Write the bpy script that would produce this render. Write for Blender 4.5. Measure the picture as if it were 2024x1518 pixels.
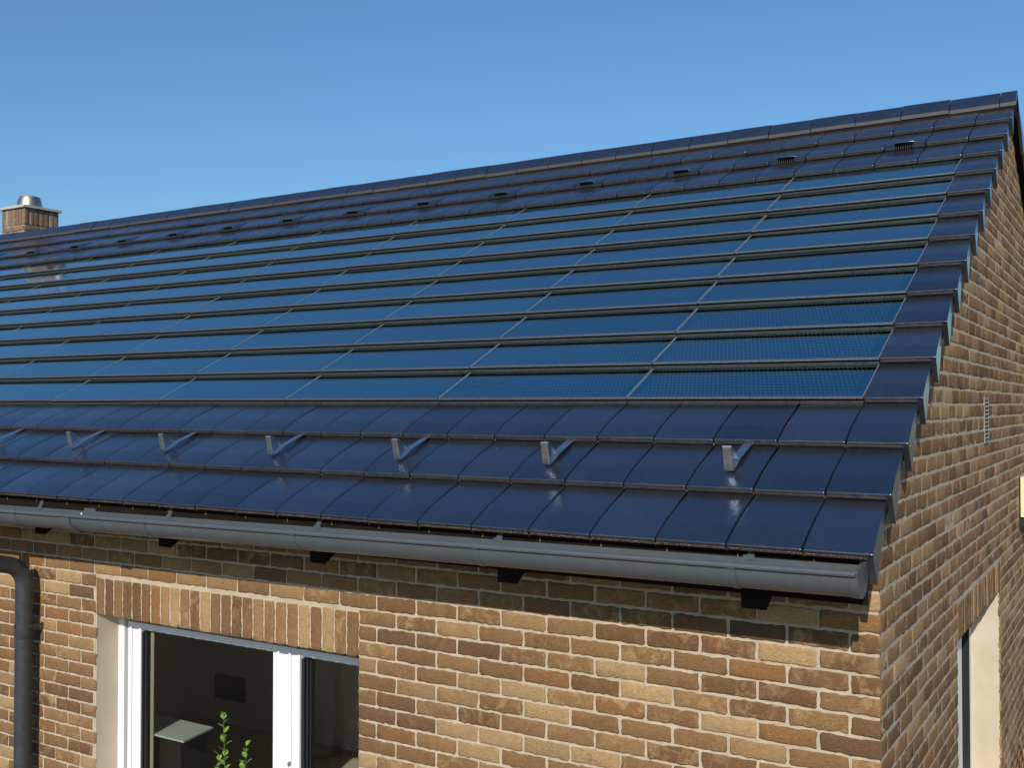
import bpy, math, random
import numpy as np
from mathutils import Vector, Matrix

for o in list(bpy.data.objects):
    bpy.data.objects.remove(o)
S = bpy.context.scene
COL = S.collection
R = math.radians

# ------------------------------------------------------------------ camera
cam_d = bpy.data.cameras.new('camera')
cam_d.sensor_width = 36.0
cam_d.lens = 36.706
cam_d.clip_start = 0.05
cam_d.clip_end = 2000
cam = bpy.data.objects.new('camera', cam_d)
cam.location = (0.9254, -4.306, 0.5725)
cam.rotation_euler = (R(91.12), 0, R(31.5))
COL.objects.link(cam)
S.camera = cam

# ------------------------------------------------------------------ sky, sun
SUNV = Vector((0.33, -1.0, 0.59)).normalized()
SUN_EL = math.asin(SUNV.z)
SUN_AZ = math.atan2(SUNV.x, SUNV.y)
W = bpy.data.worlds.new('World')
S.world = W
W.use_nodes = True
wn = W.node_tree
wn.nodes.clear()
sky = wn.nodes.new('ShaderNodeTexSky')
sky.sky_type = 'NISHITA'
sky.sun_disc = False
sky.sun_elevation = SUN_EL
sky.sun_rotation = SUN_AZ
sky.altitude = 0
sky.air_density = 1.3
sky.dust_density = 0.5
sky.ozone_density = 8.0
bg = wn.nodes.new('ShaderNodeBackground')
bg.inputs['Strength'].default_value = 0.138
wo = wn.nodes.new('ShaderNodeOutputWorld')
tint = wn.nodes.new('ShaderNodeMix')
tint.data_type, tint.blend_type = 'RGBA', 'MULTIPLY'
tint.inputs[0].default_value = 1.0
tint.inputs[7].default_value = (0.73, 0.82, 0.85, 1)
wn.links.new(sky.outputs[0], tint.inputs[6])
wn.links.new(tint.outputs[2], bg.inputs[0])
wn.links.new(bg.outputs[0], wo.inputs[0])

sd = bpy.data.lights.new('sun', 'SUN')
sd.energy = 4.2
sd.angle = R(0.55)
sd.color = (1.0, 0.94, 0.85)
sun = bpy.data.objects.new('sun', sd)
sun.rotation_euler = SUNV.to_track_quat('Z', 'Y').to_euler()
COL.objects.link(sun)

S.view_settings.view_transform = 'Standard'
S.view_settings.look = 'None'
S.view_settings.exposure = 0.0
S.view_settings.gamma = 1.0
S.cycles.max_bounces = 12
S.cycles.diffuse_bounces = 7
S.cycles.transparent_max_bounces = 16

# ------------------------------------------------------------------ fitted geometry
AL = 0.5254                       # roof pitch
CA, SA, TA = math.cos(AL), math.sin(AL), math.tan(AL)
YE, ZE = -0.4317, 0.0344          # eaves nose line
L = 0.3795                        # course gauge
XV, WV, TW = 0.0662, 0.2539, 0.2955
XL = XV - WV                      # right edge of the regular tile grid
HP, BP, J = 0.0833, 0.2553, 0.0135 # brick course height, stretcher pitch, joint
ZC = -0.2604                      # a bed joint at the corner
XEND = -17.0                      # far end of the house
RY, RZ = 4.60, 2.951               # ridge line of the tile planes
GND = -2.95
NROW = 15


def ju(i):                        # i = 0 verge edge, -1, -2 ... joints to the left
    return XV if i == 0 else XL + (i + 1) * TW

# ------------------------------------------------------------------ helpers


def mat(name, base=(0.5, 0.5, 0.5), rough=0.6, metal=0.0, ior=1.5, spec=0.5):
    m = bpy.data.materials.new(name)
    m.use_nodes = True
    b = m.node_tree.nodes['Principled BSDF']
    b.inputs['Base Color'].default_value = (*base, 1)
    b.inputs['Roughness'].default_value = rough
    b.inputs['Metallic'].default_value = metal
    b.inputs['IOR'].default_value = ior
    b.inputs['Specular IOR Level'].default_value = spec
    return m


class NT:
    """tiny node helper"""
    def __init__(s, m):
        s.t = m.node_tree
        s.b = s.t.nodes['Principled BSDF']
        s.tc = s.t.nodes.new('ShaderNodeTexCoord')

    def n(s, kind, **kw):
        nd = s.t.nodes.new(kind)
        for k, v in kw.items():
            setattr(nd, k, v)
        return nd

    def l(s, a, b):
        s.t.links.new(a, b)

    def noise(s, scale, detail=3, rough=0.6, src=None, dist=0.0):
        nd = s.n('ShaderNodeTexNoise')
        nd.inputs['Scale'].default_value = scale
        nd.inputs['Detail'].default_value = detail
        nd.inputs['Roughness'].default_value = rough
        nd.inputs['Distortion'].default_value = dist
        s.l(src or s.tc.outputs['Object'], nd.inputs['Vector'])
        return nd.outputs['Fac']

    def stretch(s, sx, sy, sz):
        mp = s.n('ShaderNodeMapping')
        mp.inputs['Scale'].default_value = (sx, sy, sz)
        s.l(s.tc.outputs['Object'], mp.inputs['Vector'])
        return mp.outputs['Vector']

    def ramp(s, fac, stops):
        r = s.n('ShaderNodeValToRGB')
        while len(r.color_ramp.elements) < len(stops):
            r.color_ramp.elements.new(0.5)
        for e, (p, c) in zip(r.color_ramp.elements, stops):
            e.position = p
            e.color = (*c, 1) if len(c) == 3 else c
        s.l(fac, r.inputs['Fac'])
        return r.outputs['Color']

    def maprange(s, fac, a, b, c, d):
        r = s.n('ShaderNodeMapRange')
        for k, v in zip(('From Min', 'From Max', 'To Min', 'To Max'), (a, b, c, d)):
            r.inputs[k].default_value = v
        s.l(fac, r.inputs['Value'])
        return r.outputs['Result']

    def mix(s, fac, a, b, mode='MIX'):
        r = s.n('ShaderNodeMix', data_type='RGBA', blend_type=mode)
        if isinstance(fac, (int, float)):
            r.inputs[0].default_value = fac
        else:
            s.l(fac, r.inputs[0])
        for sock, v in ((r.inputs[6], a), (r.inputs[7], b)):
            if isinstance(v, tuple):
                sock.default_value = (*v, 1)
            else:
                s.l(v, sock)
        return r.outputs[2]

    def bump(s, h, strength, dist):
        b = s.n('ShaderNodeBump')
        b.inputs['Strength'].default_value = strength
        b.inputs['Distance'].default_value = dist
        s.l(h, b.inputs['Height'])
        s.l(b.outputs[0], s.b.inputs['Normal'])

    def base(s, c):
        s.l(c, s.b.inputs['Base Color'])

    def rough(s, f):
        s.l(f, s.b.inputs['Roughness'])


class MB:
    def __init__(s):
        s.v, s.f, s.m = [], [], []

    def add(s, vs, fs, mi=0):
        o = len(s.v)
        s.v.extend([tuple(p) for p in vs])
        s.f.extend([tuple(i + o for i in f) for f in fs])
        s.m.extend([mi] * len(fs))

    def box(s, a, b, mi=0, T=None):
        (x0, y0, z0), (x1, y1, z1) = a, b
        vs = [(x0, y0, z0), (x1, y0, z0), (x1, y1, z0), (x0, y1, z0),
              (x0, y0, z1), (x1, y0, z1), (x1, y1, z1), (x0, y1, z1)]
        if T:
            vs = [T(*p) for p in vs]
        s.add(vs, [(3, 2, 1, 0), (4, 5, 6, 7), (0, 1, 5, 4), (1, 2, 6, 5), (2, 3, 7, 6), (3, 0, 4, 7)], mi)

    def prism(s, poly, x0, x1, mi=0, T=None):
        """poly in (y, z) extruded along x"""
        n = len(poly)
        vs = [(x0, *p) for p in poly] + [(x1, *p) for p in poly]
        if T:
            vs = [T(*p) for p in vs]
        fs = [tuple(range(n))[::-1], tuple(range(n, 2 * n))]
        fs += [(i, (i + 1) % n, n + (i + 1) % n, n + i) for i in range(n)]
        s.add(vs, fs, mi)

    def grid(s, rows, mi=0, close=False):
        nr, nc = len(rows), len(rows[0])
        vs = [p for r in rows for p in r]
        fs = []
        for i in range(nr - 1):
            for k in range(nc if close else nc - 1):
                k2 = (k + 1) % nc
                fs.append((i * nc + k, i * nc + k2, (i + 1) * nc + k2, (i + 1) * nc + k))
        s.add(vs, fs, mi)

    def tube(s, path, rad, n=20, mi=0, cap=True):
        path = [Vector(p) for p in path]
        rads = rad if isinstance(rad, (list, tuple)) else [rad] * len(path)
        rows = []
        up = Vector((1, 0, 0))
        for i, p in enumerate(path):
            t = (path[min(i + 1, len(path) - 1)] - path[max(i - 1, 0)]).normalized()
            if abs(t.dot(up)) > 0.95:
                up = Vector((0, 1, 0))
            a = t.cross(up).normalized()
            b = t.cross(a).normalized()
            rows.append([p + (a * math.cos(q) + b * math.sin(q)) * rads[i]
                         for q in [2 * math.pi * k / n for k in range(n)]])
        o = len(s.v)
        s.grid(rows, mi, close=True)
        if cap:
            s.f.append(tuple(o + k for k in range(n))[::-1])
            s.f.append(tuple(o + (len(path) - 1) * n + k for k in range(n)))
            s.m.extend([mi, mi])

    def lathe(s, prof, c, n=32, mi=0):
        rows = [[(c[0] + r * math.cos(2 * math.pi * k / n), c[1] + r * math.sin(2 * math.pi * k / n), c[2] + z)
                 for k in range(n)] for r, z in prof]
        s.grid(rows, mi, close=True)

    def mesh(s, name, mats, smooth=None):
        me = bpy.data.meshes.new(name)
        me.from_pydata(s.v, [], s.f)
        for m in (mats if isinstance(mats, (list, tuple)) else [mats]):
            me.materials.append(m)
        me.polygons.foreach_set('material_index', s.m)
        if smooth is not None:
            me.polygons.foreach_set('use_smooth', [True] * len(me.polygons))
            me.set_sharp_from_angle(angle=R(smooth))
        me.update()
        return me


def obj(name, me, parent=None, loc=None, rot=None):
    o = bpy.data.objects.new(name, me)
    COL.objects.link(o)
    if parent:
        o.parent = parent
    if loc:
        o.location = loc
    if rot:
        o.rotation_euler = rot
    return o


def part(name, mb, mats, parent, smooth=None, label=None):
    o = obj(name, mb.mesh(name, mats, smooth), parent)
    if label:
        o['label'] = label
    return o


def thing(name, label, cat, loc=(0, 0, 0), rot=(0, 0, 0), group=None):
    o = obj(name, None, None, loc, rot)
    o.empty_display_size = 0.1
    o['label'] = label
    o['category'] = cat
    if group:
        o['group'] = group
    return o


def tag(o, label, cat, group=None):
    o['label'] = label
    o['category'] = cat
    if group:
        o['group'] = group
    return o

# ------------------------------------------------------------------ materials


def brick_mat():
    m = mat('weathered_brick', rough=0.88, spec=0.25)
    t = NT(m)
    at = t.n('ShaderNodeAttribute', attribute_name='tone')
    sep = t.n('ShaderNodeSeparateColor')
    at2 = t.n('ShaderNodeAttribute', attribute_name='mottle')
    t.l(at2.outputs['Color'], sep.inputs[0])
    off = t.n('ShaderNodeVectorMath', operation='ADD')
    sc = t.n('ShaderNodeVectorMath', operation='SCALE')
    sc.inputs['Scale'].default_value = 7.0
    t.l(at2.outputs['Vector'], sc.inputs[0])
    t.l(t.tc.outputs['Object'], off.inputs[0])
    t.l(sc.outputs[0], off.inputs[1])
    v = off.outputs[0]
    big = t.noise(16, 4, 0.62, v, 0.8)
    mp = t.n('ShaderNodeMapping')
    mp.inputs['Scale'].default_value = (1, 1, 2.6)
    t.l(v, mp.inputs['Vector'])
    crease = t.noise(45, 5, 0.7, mp.outputs[0], 1.6)
    fine = t.noise(260, 3, 0.6, v)
    pale = t.mix(0.7, at.outputs['Color'], (0.56, 0.37, 0.18))
    f1 = t.n('ShaderNodeMath', operation='MULTIPLY')
    t.l(t.maprange(big, 0.48, 0.68, 0, 1), f1.inputs[0])
    t.l(sep.outputs[0], f1.inputs[1])
    c = t.mix(f1.outputs[0], at.outputs['Color'], pale)
    red = t.mix(0.7, at.outputs['Color'], (0.40, 0.13, 0.045))
    f2 = t.n('ShaderNodeMath', operation='MULTIPLY')
    t.l(t.maprange(t.noise(22, 3, 0.6, v, 1.0), 0.56, 0.72, 0, 1), f2.inputs[0])
    t.l(sep.outputs[1], f2.inputs[1])
    c = t.mix(f2.outputs[0], c, red)
    var = t.ramp(crease, [(0.3, (0.58, 0.57, 0.56)), (0.5, (1, 1, 1)), (0.72, (1.3, 1.25, 1.15))])
    c = t.mix(0.85, c, var, 'MULTIPLY')
    var2 = t.ramp(fine, [(0.3, (0.72, 0.72, 0.72)), (0.7, (1.2, 1.2, 1.2))])
    c = t.mix(0.7, c, var2, 'MULTIPLY')
    c = t.mix(1.0, c, t.ramp(t.noise(0.9, 5, 0.6), [(0.3, (0.84, 0.85, 0.87)), (0.55, (1.0, 1.0, 1.0)), (0.75, (1.08, 1.08, 1.08))]), 'MULTIPLY')
    t.base(c)
    h = t.n('ShaderNodeMath', operation='ADD')
    t.l(crease, h.inputs[0])
    sc2 = t.n('ShaderNodeMath', operation='MULTIPLY')
    sc2.inputs[1].default_value = 0.35
    t.l(fine, sc2.inputs[0])
    t.l(sc2.outputs[0], h.inputs[1])
    t.bump(h.outputs[0], 0.85, 0.009)
    return m


M_BRICK = brick_mat()


def mortar_mat():
    m = mat('sandy_mortar', rough=0.95, spec=0.1)
    t = NT(m)
    a = t.noise(9, 4)
    b = t.noise(380, 2)
    c = t.ramp(a, [(0.3, (0.43, 0.345, 0.245)), (0.7, (0.56, 0.46, 0.335))])
    c = t.mix(0.6, c, t.ramp(b, [(0.3, (0.7, 0.7, 0.7)), (0.7, (1.15, 1.15, 1.15))]), 'MULTIPLY')
    t.base(c)
    t.bump(t.noise(150, 4), 0.6, 0.004)
    return m


M_MORTAR = mortar_mat()


def tile_mat():
    m = mat('glazed_black_brown_tile', rough=0.2, metal=0.93)
    t = NT(m)
    a = t.noise(3.5, 4)
    dust = t.noise(30, 5, 0.7)
    c = t.ramp(a, [(0.3, (0.155, 0.185, 0.235)), (0.7, (0.19, 0.215, 0.26))])
    c = t.mix(t.maprange(dust, 0.55, 0.85, 0, 0.3), c, (0.17, 0.15, 0.13))
    # every tile a little different: a random value per grid cell
    sp = t.n('ShaderNodeSeparateXYZ')
    t.l(t.tc.outputs['Object'], sp.inputs[0])
    cb_ = t.n('ShaderNodeCombineXYZ')
    for ax, off_, st_ in ((0, -XL, TW), (1, 0.004, L)):
        a1 = t.n('ShaderNodeMath', operation='ADD')
        a1.inputs[1].default_value = off_
        t.l(sp.outputs[ax], a1.inputs[0])
        a2 = t.n('ShaderNodeMath', operation='DIVIDE')
        a2.inputs[1].default_value = st_
        t.l(a1.outputs[0], a2.inputs[0])
        a3 = t.n('ShaderNodeMath', operation='FLOOR')
        t.l(a2.outputs[0], a3.inputs[0])
        t.l(a3.outputs[0], cb_.inputs[ax])
    wn_ = t.n('ShaderNodeTexWhiteNoise', noise_dimensions='2D')
    t.l(cb_.outputs[0], wn_.inputs['Vector'])
    c = t.mix(1.0, c, t.ramp(wn_.outputs['Value'], [(0.0, (0.82, 0.84, 0.86)), (0.5, (1, 1, 1)), (1.0, (1.14, 1.12, 1.10))]), 'MULTIPLY')
    t.base(c)
    streak = t.noise(1.0, 4, 0.65, t.stretch(34, 3, 1))
    radd = t.n('ShaderNodeMath', operation='ADD')
    t.l(t.maprange(t.noise(11, 5), 0.25, 0.75, 0.18, 0.30), radd.inputs[0])
    t.l(t.maprange(streak, 0.5, 0.8, 0, 0.12), radd.inputs[1])
    t.rough(radd.outputs[0])
    t.bump(t.noise(26, 3, 0.5), 0.10, 0.004)
    return m


M_TILE = tile_mat()


def clay_mat():
    m = mat('raw_clay_edge', rough=0.9)
    t = NT(m)
    t.base(t.ramp(t.noise(60, 5, 0.75, t.stretch(0.5, 1, 1)), [(0.42, (0.025, 0.02, 0.018)), (0.6, (0.34, 0.25, 0.15))]))
    return m


M_CLAY = clay_mat()


def nose_mat():
    m = mat('worn_tile_edge', rough=0.42, ior=1.6)
    t = NT(m)
    t.base(t.ramp(t.noise(35, 5, 0.7), [(0.3, (0.022, 0.016, 0.014)), (0.6, (0.045, 0.034, 0.029)), (0.8, (0.11, 0.09, 0.075))]))
    return m


M_NOSE = nose_mat()


def grit_mat():
    m = mat('gritty_tile_edge', rough=0.7)
    t = NT(m)
    t.base(t.ramp(t.noise(140, 4, 0.75), [(0.46, (0.03, 0.022, 0.02)), (0.66, (0.26, 0.2, 0.16))]))
    return m


M_GRIT = grit_mat()
M_DARK = mat('dark_roof_deck', (0.012, 0.010, 0.009), 0.8, spec=0.1)


def cell_mat():
    """glass over blue-black cells with rows of fine silver contact dashes"""
    m = mat('solar_glass', (0.006, 0.012, 0.028), 0.06, 1.0)
    t = NT(m)
    uv = t.n('ShaderNodeUVMap', uv_map='cells')
    sep = t.n('ShaderNodeSeparateXYZ')
    t.l(uv.outputs[0], sep.inputs[0])

    def mth(op, a, b=None):
        k = t.n('ShaderNodeMath', operation=op)
        for i, v in enumerate((a, b)):
            if v is None:
                continue
            if isinstance(v, (int, float)):
                k.inputs[i].default_value = v
            else:
                t.l(v, k.inputs[i])
        return k.outputs[0]
    X, Y = sep.outputs[0], sep.outputs[1]
    row = mth('FLOOR', mth('DIVIDE', Y, 0.034))
    xo = mth('ADD', X, mth('MULTIPLY', mth('MODULO', row, 2.0), 0.011))
    fx = mth('FRACT', mth('DIVIDE', xo, 0.022))
    fy = mth('FRACT', mth('DIVIDE', Y, 0.034))
    dash = mth('MULTIPLY', mth('LESS_THAN', fx, 0.42), mth('LESS_THAN', fy, 0.085))
    inx = mth('MULTIPLY', mth('GREATER_THAN', X, 0.05), mth('LESS_THAN', X, 4 * TW - 0.055))
    iny = mth('GREATER_THAN', Y, 0.02)
    area = mth('MULTIPLY', inx, iny)
    dash = mth('MULTIPLY', dash, area)
    c = t.mix(area, (0.19, 0.45, 0.48), (0.22, 0.44, 0.48))
    c = t.mix(dash, c, (0.28, 0.40, 0.46))
    t.l(t.maprange(dash, 0, 1, 1, 0.6), t.b.inputs['Metallic'])
    oi = t.n('ShaderNodeObjectInfo')
    c = t.mix(1.0, c, t.ramp(oi.outputs['Random'], [(0.0, (0.88, 0.90, 0.92)), (1.0, (1.08, 1.06, 1.05))]), 'MULTIPLY')
    nz = t.noise(5, 4)
    c = t.mix(t.maprange(nz, 0.45, 0.8, 0, 0.04), c, (0.16, 0.15, 0.14))
    t.base(c)
    t.rough(t.maprange(t.noise(7, 4), 0.3, 0.7, 0.05, 0.11))
    t.bump(t.noise(7, 2, 0.4), 0.035, 0.01)
    return m


M_CELL = cell_mat()


def metal(name, base, rough, metallic=0.9, sc=60, var=0.3):
    m = mat(name, base, rough, metallic)
    t = NT(m)
    d = tuple(x * (1 - var) for x in base)
    b = tuple(min(1, x * (1 + var)) for x in base)
    t.base(t.ramp(t.noise(sc, 4), [(0.3, d), (0.7, b)]))
    t.rough(t.maprange(t.noise(sc * 0.4, 4), 0.3, 0.7, rough * 0.8, min(1, rough * 1.25)))
    return m


M_FRAME = metal('dark_anodised_frame', (0.20, 0.20, 0.21), 0.34, 0.75)
M_LIP = metal('grey_panel_rail', (0.062, 0.058, 0.058), 0.42, 0.3)
M_EDGE = metal('panel_edge_trim', (0.30, 0.31, 0.33), 0.4, 0.5)
M_STEEL = metal('galvanised_steel', (0.60, 0.60, 0.61), 0.34, 1.0, 40, 0.18)
M_FLUE = metal('heat_tinted_steel', (0.42, 0.37, 0.30), 0.42, 1.0, 6, 0.25)
M_GUT = metal('slate_grey_gutter', (0.098, 0.116, 0.130), 0.36, 0.15, 9, 0.06)
_t = NT(M_GUT)
_c = _t.ramp(_t.noise(1.0, 4, 0.7, _t.stretch(22, 5, 3)), [(0.35, (0.088, 0.098, 0.106)), (0.6, (0.096, 0.107, 0.115)), (0.85, (0.112, 0.122, 0.129))])
_t.base(_c)
M_PIPE = metal('anthracite_pipe', (0.050, 0.053, 0.060), 0.42, 0.2, 25, 0.2)
M_WHITE = mat('white_window_plastic', (0.80, 0.80, 0.80), 0.35)
M_GASKET = mat('black_gasket', (0.012, 0.012, 0.014), 0.5)


def render_mat(name, a, b, sc, dist):
    m = mat(name, a, 0.95, spec=0.1)
    t = NT(m)
    t.base(t.ramp(t.noise(4, 5), [(0.3, a), (0.7, b)]))
    t.bump(t.noise(sc, 4, 0.65), 0.5, dist)
    return m


M_PLASTER = render_mat('beige_plaster', (0.50, 0.42, 0.30), (0.60, 0.51, 0.38), 120, 0.006)
M_CAP = render_mat('pale_concrete', (0.38, 0.35, 0.30), (0.50, 0.46, 0.40), 30, 0.004)
M_WOOD = render_mat('black_brown_timber', (0.010, 0.008, 0.007), (0.022, 0.017, 0.014), 40, 0.003)
M_FASCIA = render_mat('dark_brown_board', (0.010, 0.007, 0.005), (0.018, 0.012, 0.008), 30, 0.003)
M_CLIP = mat('yellow_brass_clip', (0.45, 0.28, 0.04), 0.4, 0.4)
M_GREYVENT = mat('light_grey_plastic', (0.24, 0.24, 0.21), 0.7)
M_BLACK = mat('black_hole', (0.004, 0.004, 0.004), 0.9, spec=0.0)
M_ROOM = render_mat('dim_room_paint', (0.80, 0.74, 0.69), (0.84, 0.78, 0.73), 20, 0.002)
M_FLOOR = render_mat('brown_floor', (0.42, 0.33, 0.25), (0.5, 0.40, 0.30), 12, 0.001)
M_YELLOW = mat('cream_yellow_plastic', (0.72, 0.67, 0.40), 0.5)


def glass_mat():
    m = bpy.data.materials.new('window_glass')
    m.use_nodes = True
    n = m.node_tree
    n.nodes.clear()
    out = n.nodes.new('ShaderNodeOutputMaterial')
    mx = n.nodes.new('ShaderNodeMixShader')
    tr = n.nodes.new('ShaderNodeBsdfTransparent')
    tr.inputs[0].default_value = (0.93, 0.95, 0.93, 1)
    gl = n.nodes.new('ShaderNodeBsdfGlossy')
    gl.inputs['Roughness'].default_value = 0.02
    fr = n.nodes.new('ShaderNodeFresnel')
    fr.inputs['IOR'].default_value = 1.5
    ge = n.nodes.new('ShaderNodeNewGeometry')
    ml = n.nodes.new('ShaderNodeMath')
    ml.operation = 'SUBTRACT'
    ml.use_clamp = True
    n.links.new(fr.outputs[0], ml.inputs[0])
    n.links.new(ge.outputs['Backfacing'], ml.inputs[1])
    n.links.new(ml.outputs[0], mx.inputs[0])
    n.links.new(tr.outputs[0], mx.inputs[1])
    n.links.new(gl.outputs[0], mx.inputs[2])
    n.links.new(mx.outputs[0], out.inputs[0])
    return m


M_GLASS = glass_mat()


def ground_mat():
    m = mat('pale_gravel', rough=0.95, spec=0.1)
    t = NT(m)
    c = t.ramp(t.noise(0.5, 6), [(0.35, (0.20, 0.18, 0.13)), (0.5, (0.27, 0.24, 0.18)), (0.68, (0.34, 0.30, 0.23))])
    c = t.mix(0.7, c, t.ramp(t.noise(30, 4, 0.7), [(0.3, (0.7, 0.7, 0.7)), (0.7, (1.15, 1.15, 1.15))]), 'MULTIPLY')
    t.base(c)
    t.bump(t.noise(40, 5, 0.7), 0.8, 0.05)
    return m


# ------------------------------------------------------------------ ground
g = MB()
g.add([(-400, -400, GND), (400, -400, GND), (400, 400, GND), (-400, 400, GND)], [(0, 1, 2, 3)])
go = obj('ground', g.mesh('ground', ground_mat()))
go['kind'] = 'structure'

# ------------------------------------------------------------------ house root
house = thing('brick_house', 'brown brick house with black glazed tile roof and white framed windows', 'house', (0, 0, GND))
# children are built in world coordinates: cancel the root's offset
HOFF = (0, 0, -GND)


def hpart(name, mb, mats, smooth=None, label=None, parent=None):
    o = obj(name, mb.mesh(name, mats, smooth), parent or house, None if parent else HOFF)
    if label:
        o['label'] = label
    return o

# ------------------------------------------------------------------ bricks
rng = np.random.default_rng(7)
PAL = [((0.245, 0.138, 0.062), 4.6), ((0.185, 0.101, 0.047), 3.4), ((0.29, 0.167, 0.075), 3.0),
       ((0.34, 0.208, 0.098), 2.2), ((0.42, 0.278, 0.138), 1.6), ((0.27, 0.140, 0.056), 0.9), ((0.165, 0.092, 0.046), 0.5)]
PC = np.array([p[0] for p in PAL])
PW = np.array([p[1] for p in PAL])
PW = PW / PW.sum()


class Bricks:
    """many bricks in ONE wall mesh. T maps (a, z, d): along, up, outward -> world"""
    def __init__(s, T, flip=False):
        s.T, s.flip = T, flip
        s.tint = np.array([1.03, 1.01, 1.0])
        s.V, s.F, s.C, s.Mo = [], [], [], []
        s.n = 0

    def brick(s, a0, a1, z0, z1, hi=True, lock=None, vert=False):
        if a1 - a0 < 0.008:
            return
        w, h = a1 - a0, z1 - z0
        if hi:
            nx = max(3, int(round(w / 0.021)) + 1)
            nz = max(4, int(round(h / 0.017)) + 1)
        else:
            nx, nz = 3, 3
        u = np.linspace(0, 1, nx)
        v = np.linspace(0, 1, nz)
        U, Vv = np.meshgrid(u, v, indexing='ij')
        # pull the outer ring close to the edge so the arris stays small
        e = 0.005
        Ad = a0 + U * w
        Zd = z0 + Vv * h
        if nx > 3:
            Ad[1, :] = a0 + e * 1.4
            Ad[-2, :] = a1 - e * 1.4
        if nz > 3:
            Zd[:, 1] = z0 + e * 1.4
            Zd[:, -2] = z1 - e * 1.4
        D = rng.normal(0, 0.0007, U.shape) + 0.001 * np.sin(U * rng.uniform(2, 9) + rng.uniform(0, 6)) * np.cos(Vv * rng.uniform(1, 5) + rng.uniform(0, 6))
        D += rng.normal(0, 0.0008)
        edge = np.zeros(U.shape, bool)
        edge[0, :] = edge[-1, :] = edge[:, 0] = edge[:, -1] = True
        D[edge] -= 0.0022 + np.abs(rng.normal(0, 0.0009, edge.sum()))
        jz = 0.0018 if hi else 0.001
        wob0 = rng.normal(0, jz, nx)
        wob1 = rng.normal(0, jz, nx)
        til = rng.normal(0, 0.0010)
        t0 = np.linspace(-til, til, nx)
        Zd[:, 0] += wob0 + t0
        Zd[:, -1] += wob1 + t0
        if nz > 3:
            Zd[:, 1] += wob0 * 0.9 + t0
            Zd[:, -2] += wob1 * 0.9 + t0
        if lock != 'lo':
            k = rng.normal(0, jz, nz)
            Ad[0, :] += k
            if nx > 3:
                Ad[1, :] += k * 0.9
        if lock != 'hi':
            k = rng.normal(0, jz, nz)
            Ad[-1, :] += k
            if nx > 3:
                Ad[-2, :] += k * 0.9
        for ci, cj in ((0, 0), (0, -1), (-1, 0), (-1, -1)):
            if (lock == 'lo' and ci == 0) or (lock == 'hi' and ci == -1):
                continue
            r = abs(rng.normal(0.0018, 0.0018))
            Ad[ci, cj] += r if ci == 0 else -r
            Zd[ci, cj] += r if cj == 0 else -r
        if lock:
            i = 0 if lock == 'lo' else -1
            Ad[i, :] = (a0 + 0.0022) if i == 0 else (a1 - 0.0022)
            D[i, :] = -0.0022
            Zd[i, :] = z0 + v * h
        pts = np.stack([Ad, Zd, D], -1).reshape(-1, 3)
        idx = np.arange(nx * nz).reshape(nx, nz)
        q = np.stack([idx[:-1, :-1], idx[1:, :-1], idx[1:, 1:], idx[:-1, 1:]], -1).reshape(-1, 4)
        # skirt
        ring = list(idx[:, 0]) + list(idx[-1, 1:]) + list(idx[-2::-1, -1]) + list(idx[0, -2:0:-1])
        sk = pts[ring].copy()
        sk[:, 2] = -0.014
        b = nx * nz
        m = len(ring)
        rr = np.array(ring)
        q2 = np.array([[rr[(k + 1) % m], rr[k], b + k, b + (k + 1) % m] for k in range(m)])
        if lock:  # no skirt on the corner side
            li = 0 if lock == 'lo' else nx - 1
            keep = [not (ring[k] // nz == li and ring[(k + 1) % m] // nz == li) for k in range(m)]
            q2 = q2[keep]
        allp = np.vstack([pts, sk])
        s.V.append(allp)
        s.F.append(np.vstack([q, q2]) + s.n)
        s.n += len(allp)
        c = PC[rng.choice(len(PC), p=PW)] * rng.uniform(0.90, 1.10) * s.tint
        s.C.append(np.tile(np.append(c, 1.0), (len(allp), 1)))
        s.Mo.append(np.tile([rng.uniform(0, 1) ** 1.6, rng.uniform(0, 1) ** 2, rng.uniform(0, 1), 1.0], (len(allp), 1)))

    def build(s, name, parent, mortar_polys, label=None, loc=HOFF, ragged=None):
        nbr = s.n
        if ragged:                      # hand-struck joints: an uneven sheet of mortar between the bricks
            a0, a1, z0, z1, dep, inside = ragged
            st = 0.0125
            na, nz = int((a1 - a0) / st), int((z1 - z0) / st)
            A, Z = np.meshgrid(np.linspace(a0, a1, na), np.linspace(z0, z1, nz), indexing='ij')
            Dm = dep + rng.normal(0, 0.0007, A.shape)
            idx = np.arange(na * nz).reshape(na, nz)
            q = np.stack([idx[:-1, :-1], idx[1:, :-1], idx[1:, 1:], idx[:-1, 1:]], -1).reshape(-1, 4)
            ok = inside(A, Z)
            okq = (ok[:-1, :-1] & ok[1:, :-1] & ok[1:, 1:] & ok[:-1, 1:]).reshape(-1)
            s.V.append(np.stack([A, Z, Dm], -1).reshape(-1, 3))
            s.C.append(np.zeros((na * nz, 4)))
            s.Mo.append(np.zeros((na * nz, 4)))
            s.F.append(q[okq] + s.n)
            s.n += na * nz
        V = np.vstack(s.V)
        F = np.vstack(s.F)
        nbq = int((F[:, 0] < nbr).sum())
        Wd = s.T(V)
        if s.flip:
            F = F[:, ::-1]
        nb = len(V)
        mv, mf = [], []
        for poly in mortar_polys:
            p = np.array([(a, z, -0.0065 if not ragged else -0.0105) for a, z in poly], float)
            mf.append([nb + len(mv) + k for k in range(len(p))])
            mv.extend(s.T(p).tolist())
        allv = np.vstack([Wd, np.array(mv).reshape(-1, 3)])
        me = bpy.data.meshes.new(name)
        nq = len(F)
        nl = nq * 4 + sum(len(f) for f in mf)
        me.vertices.add(len(allv))
        me.vertices.foreach_set('co', allv.astype(np.float32).ravel())
        me.loops.add(nl)
        me.polygons.add(nq + len(mf))
        loops = list(F.ravel())
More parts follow.
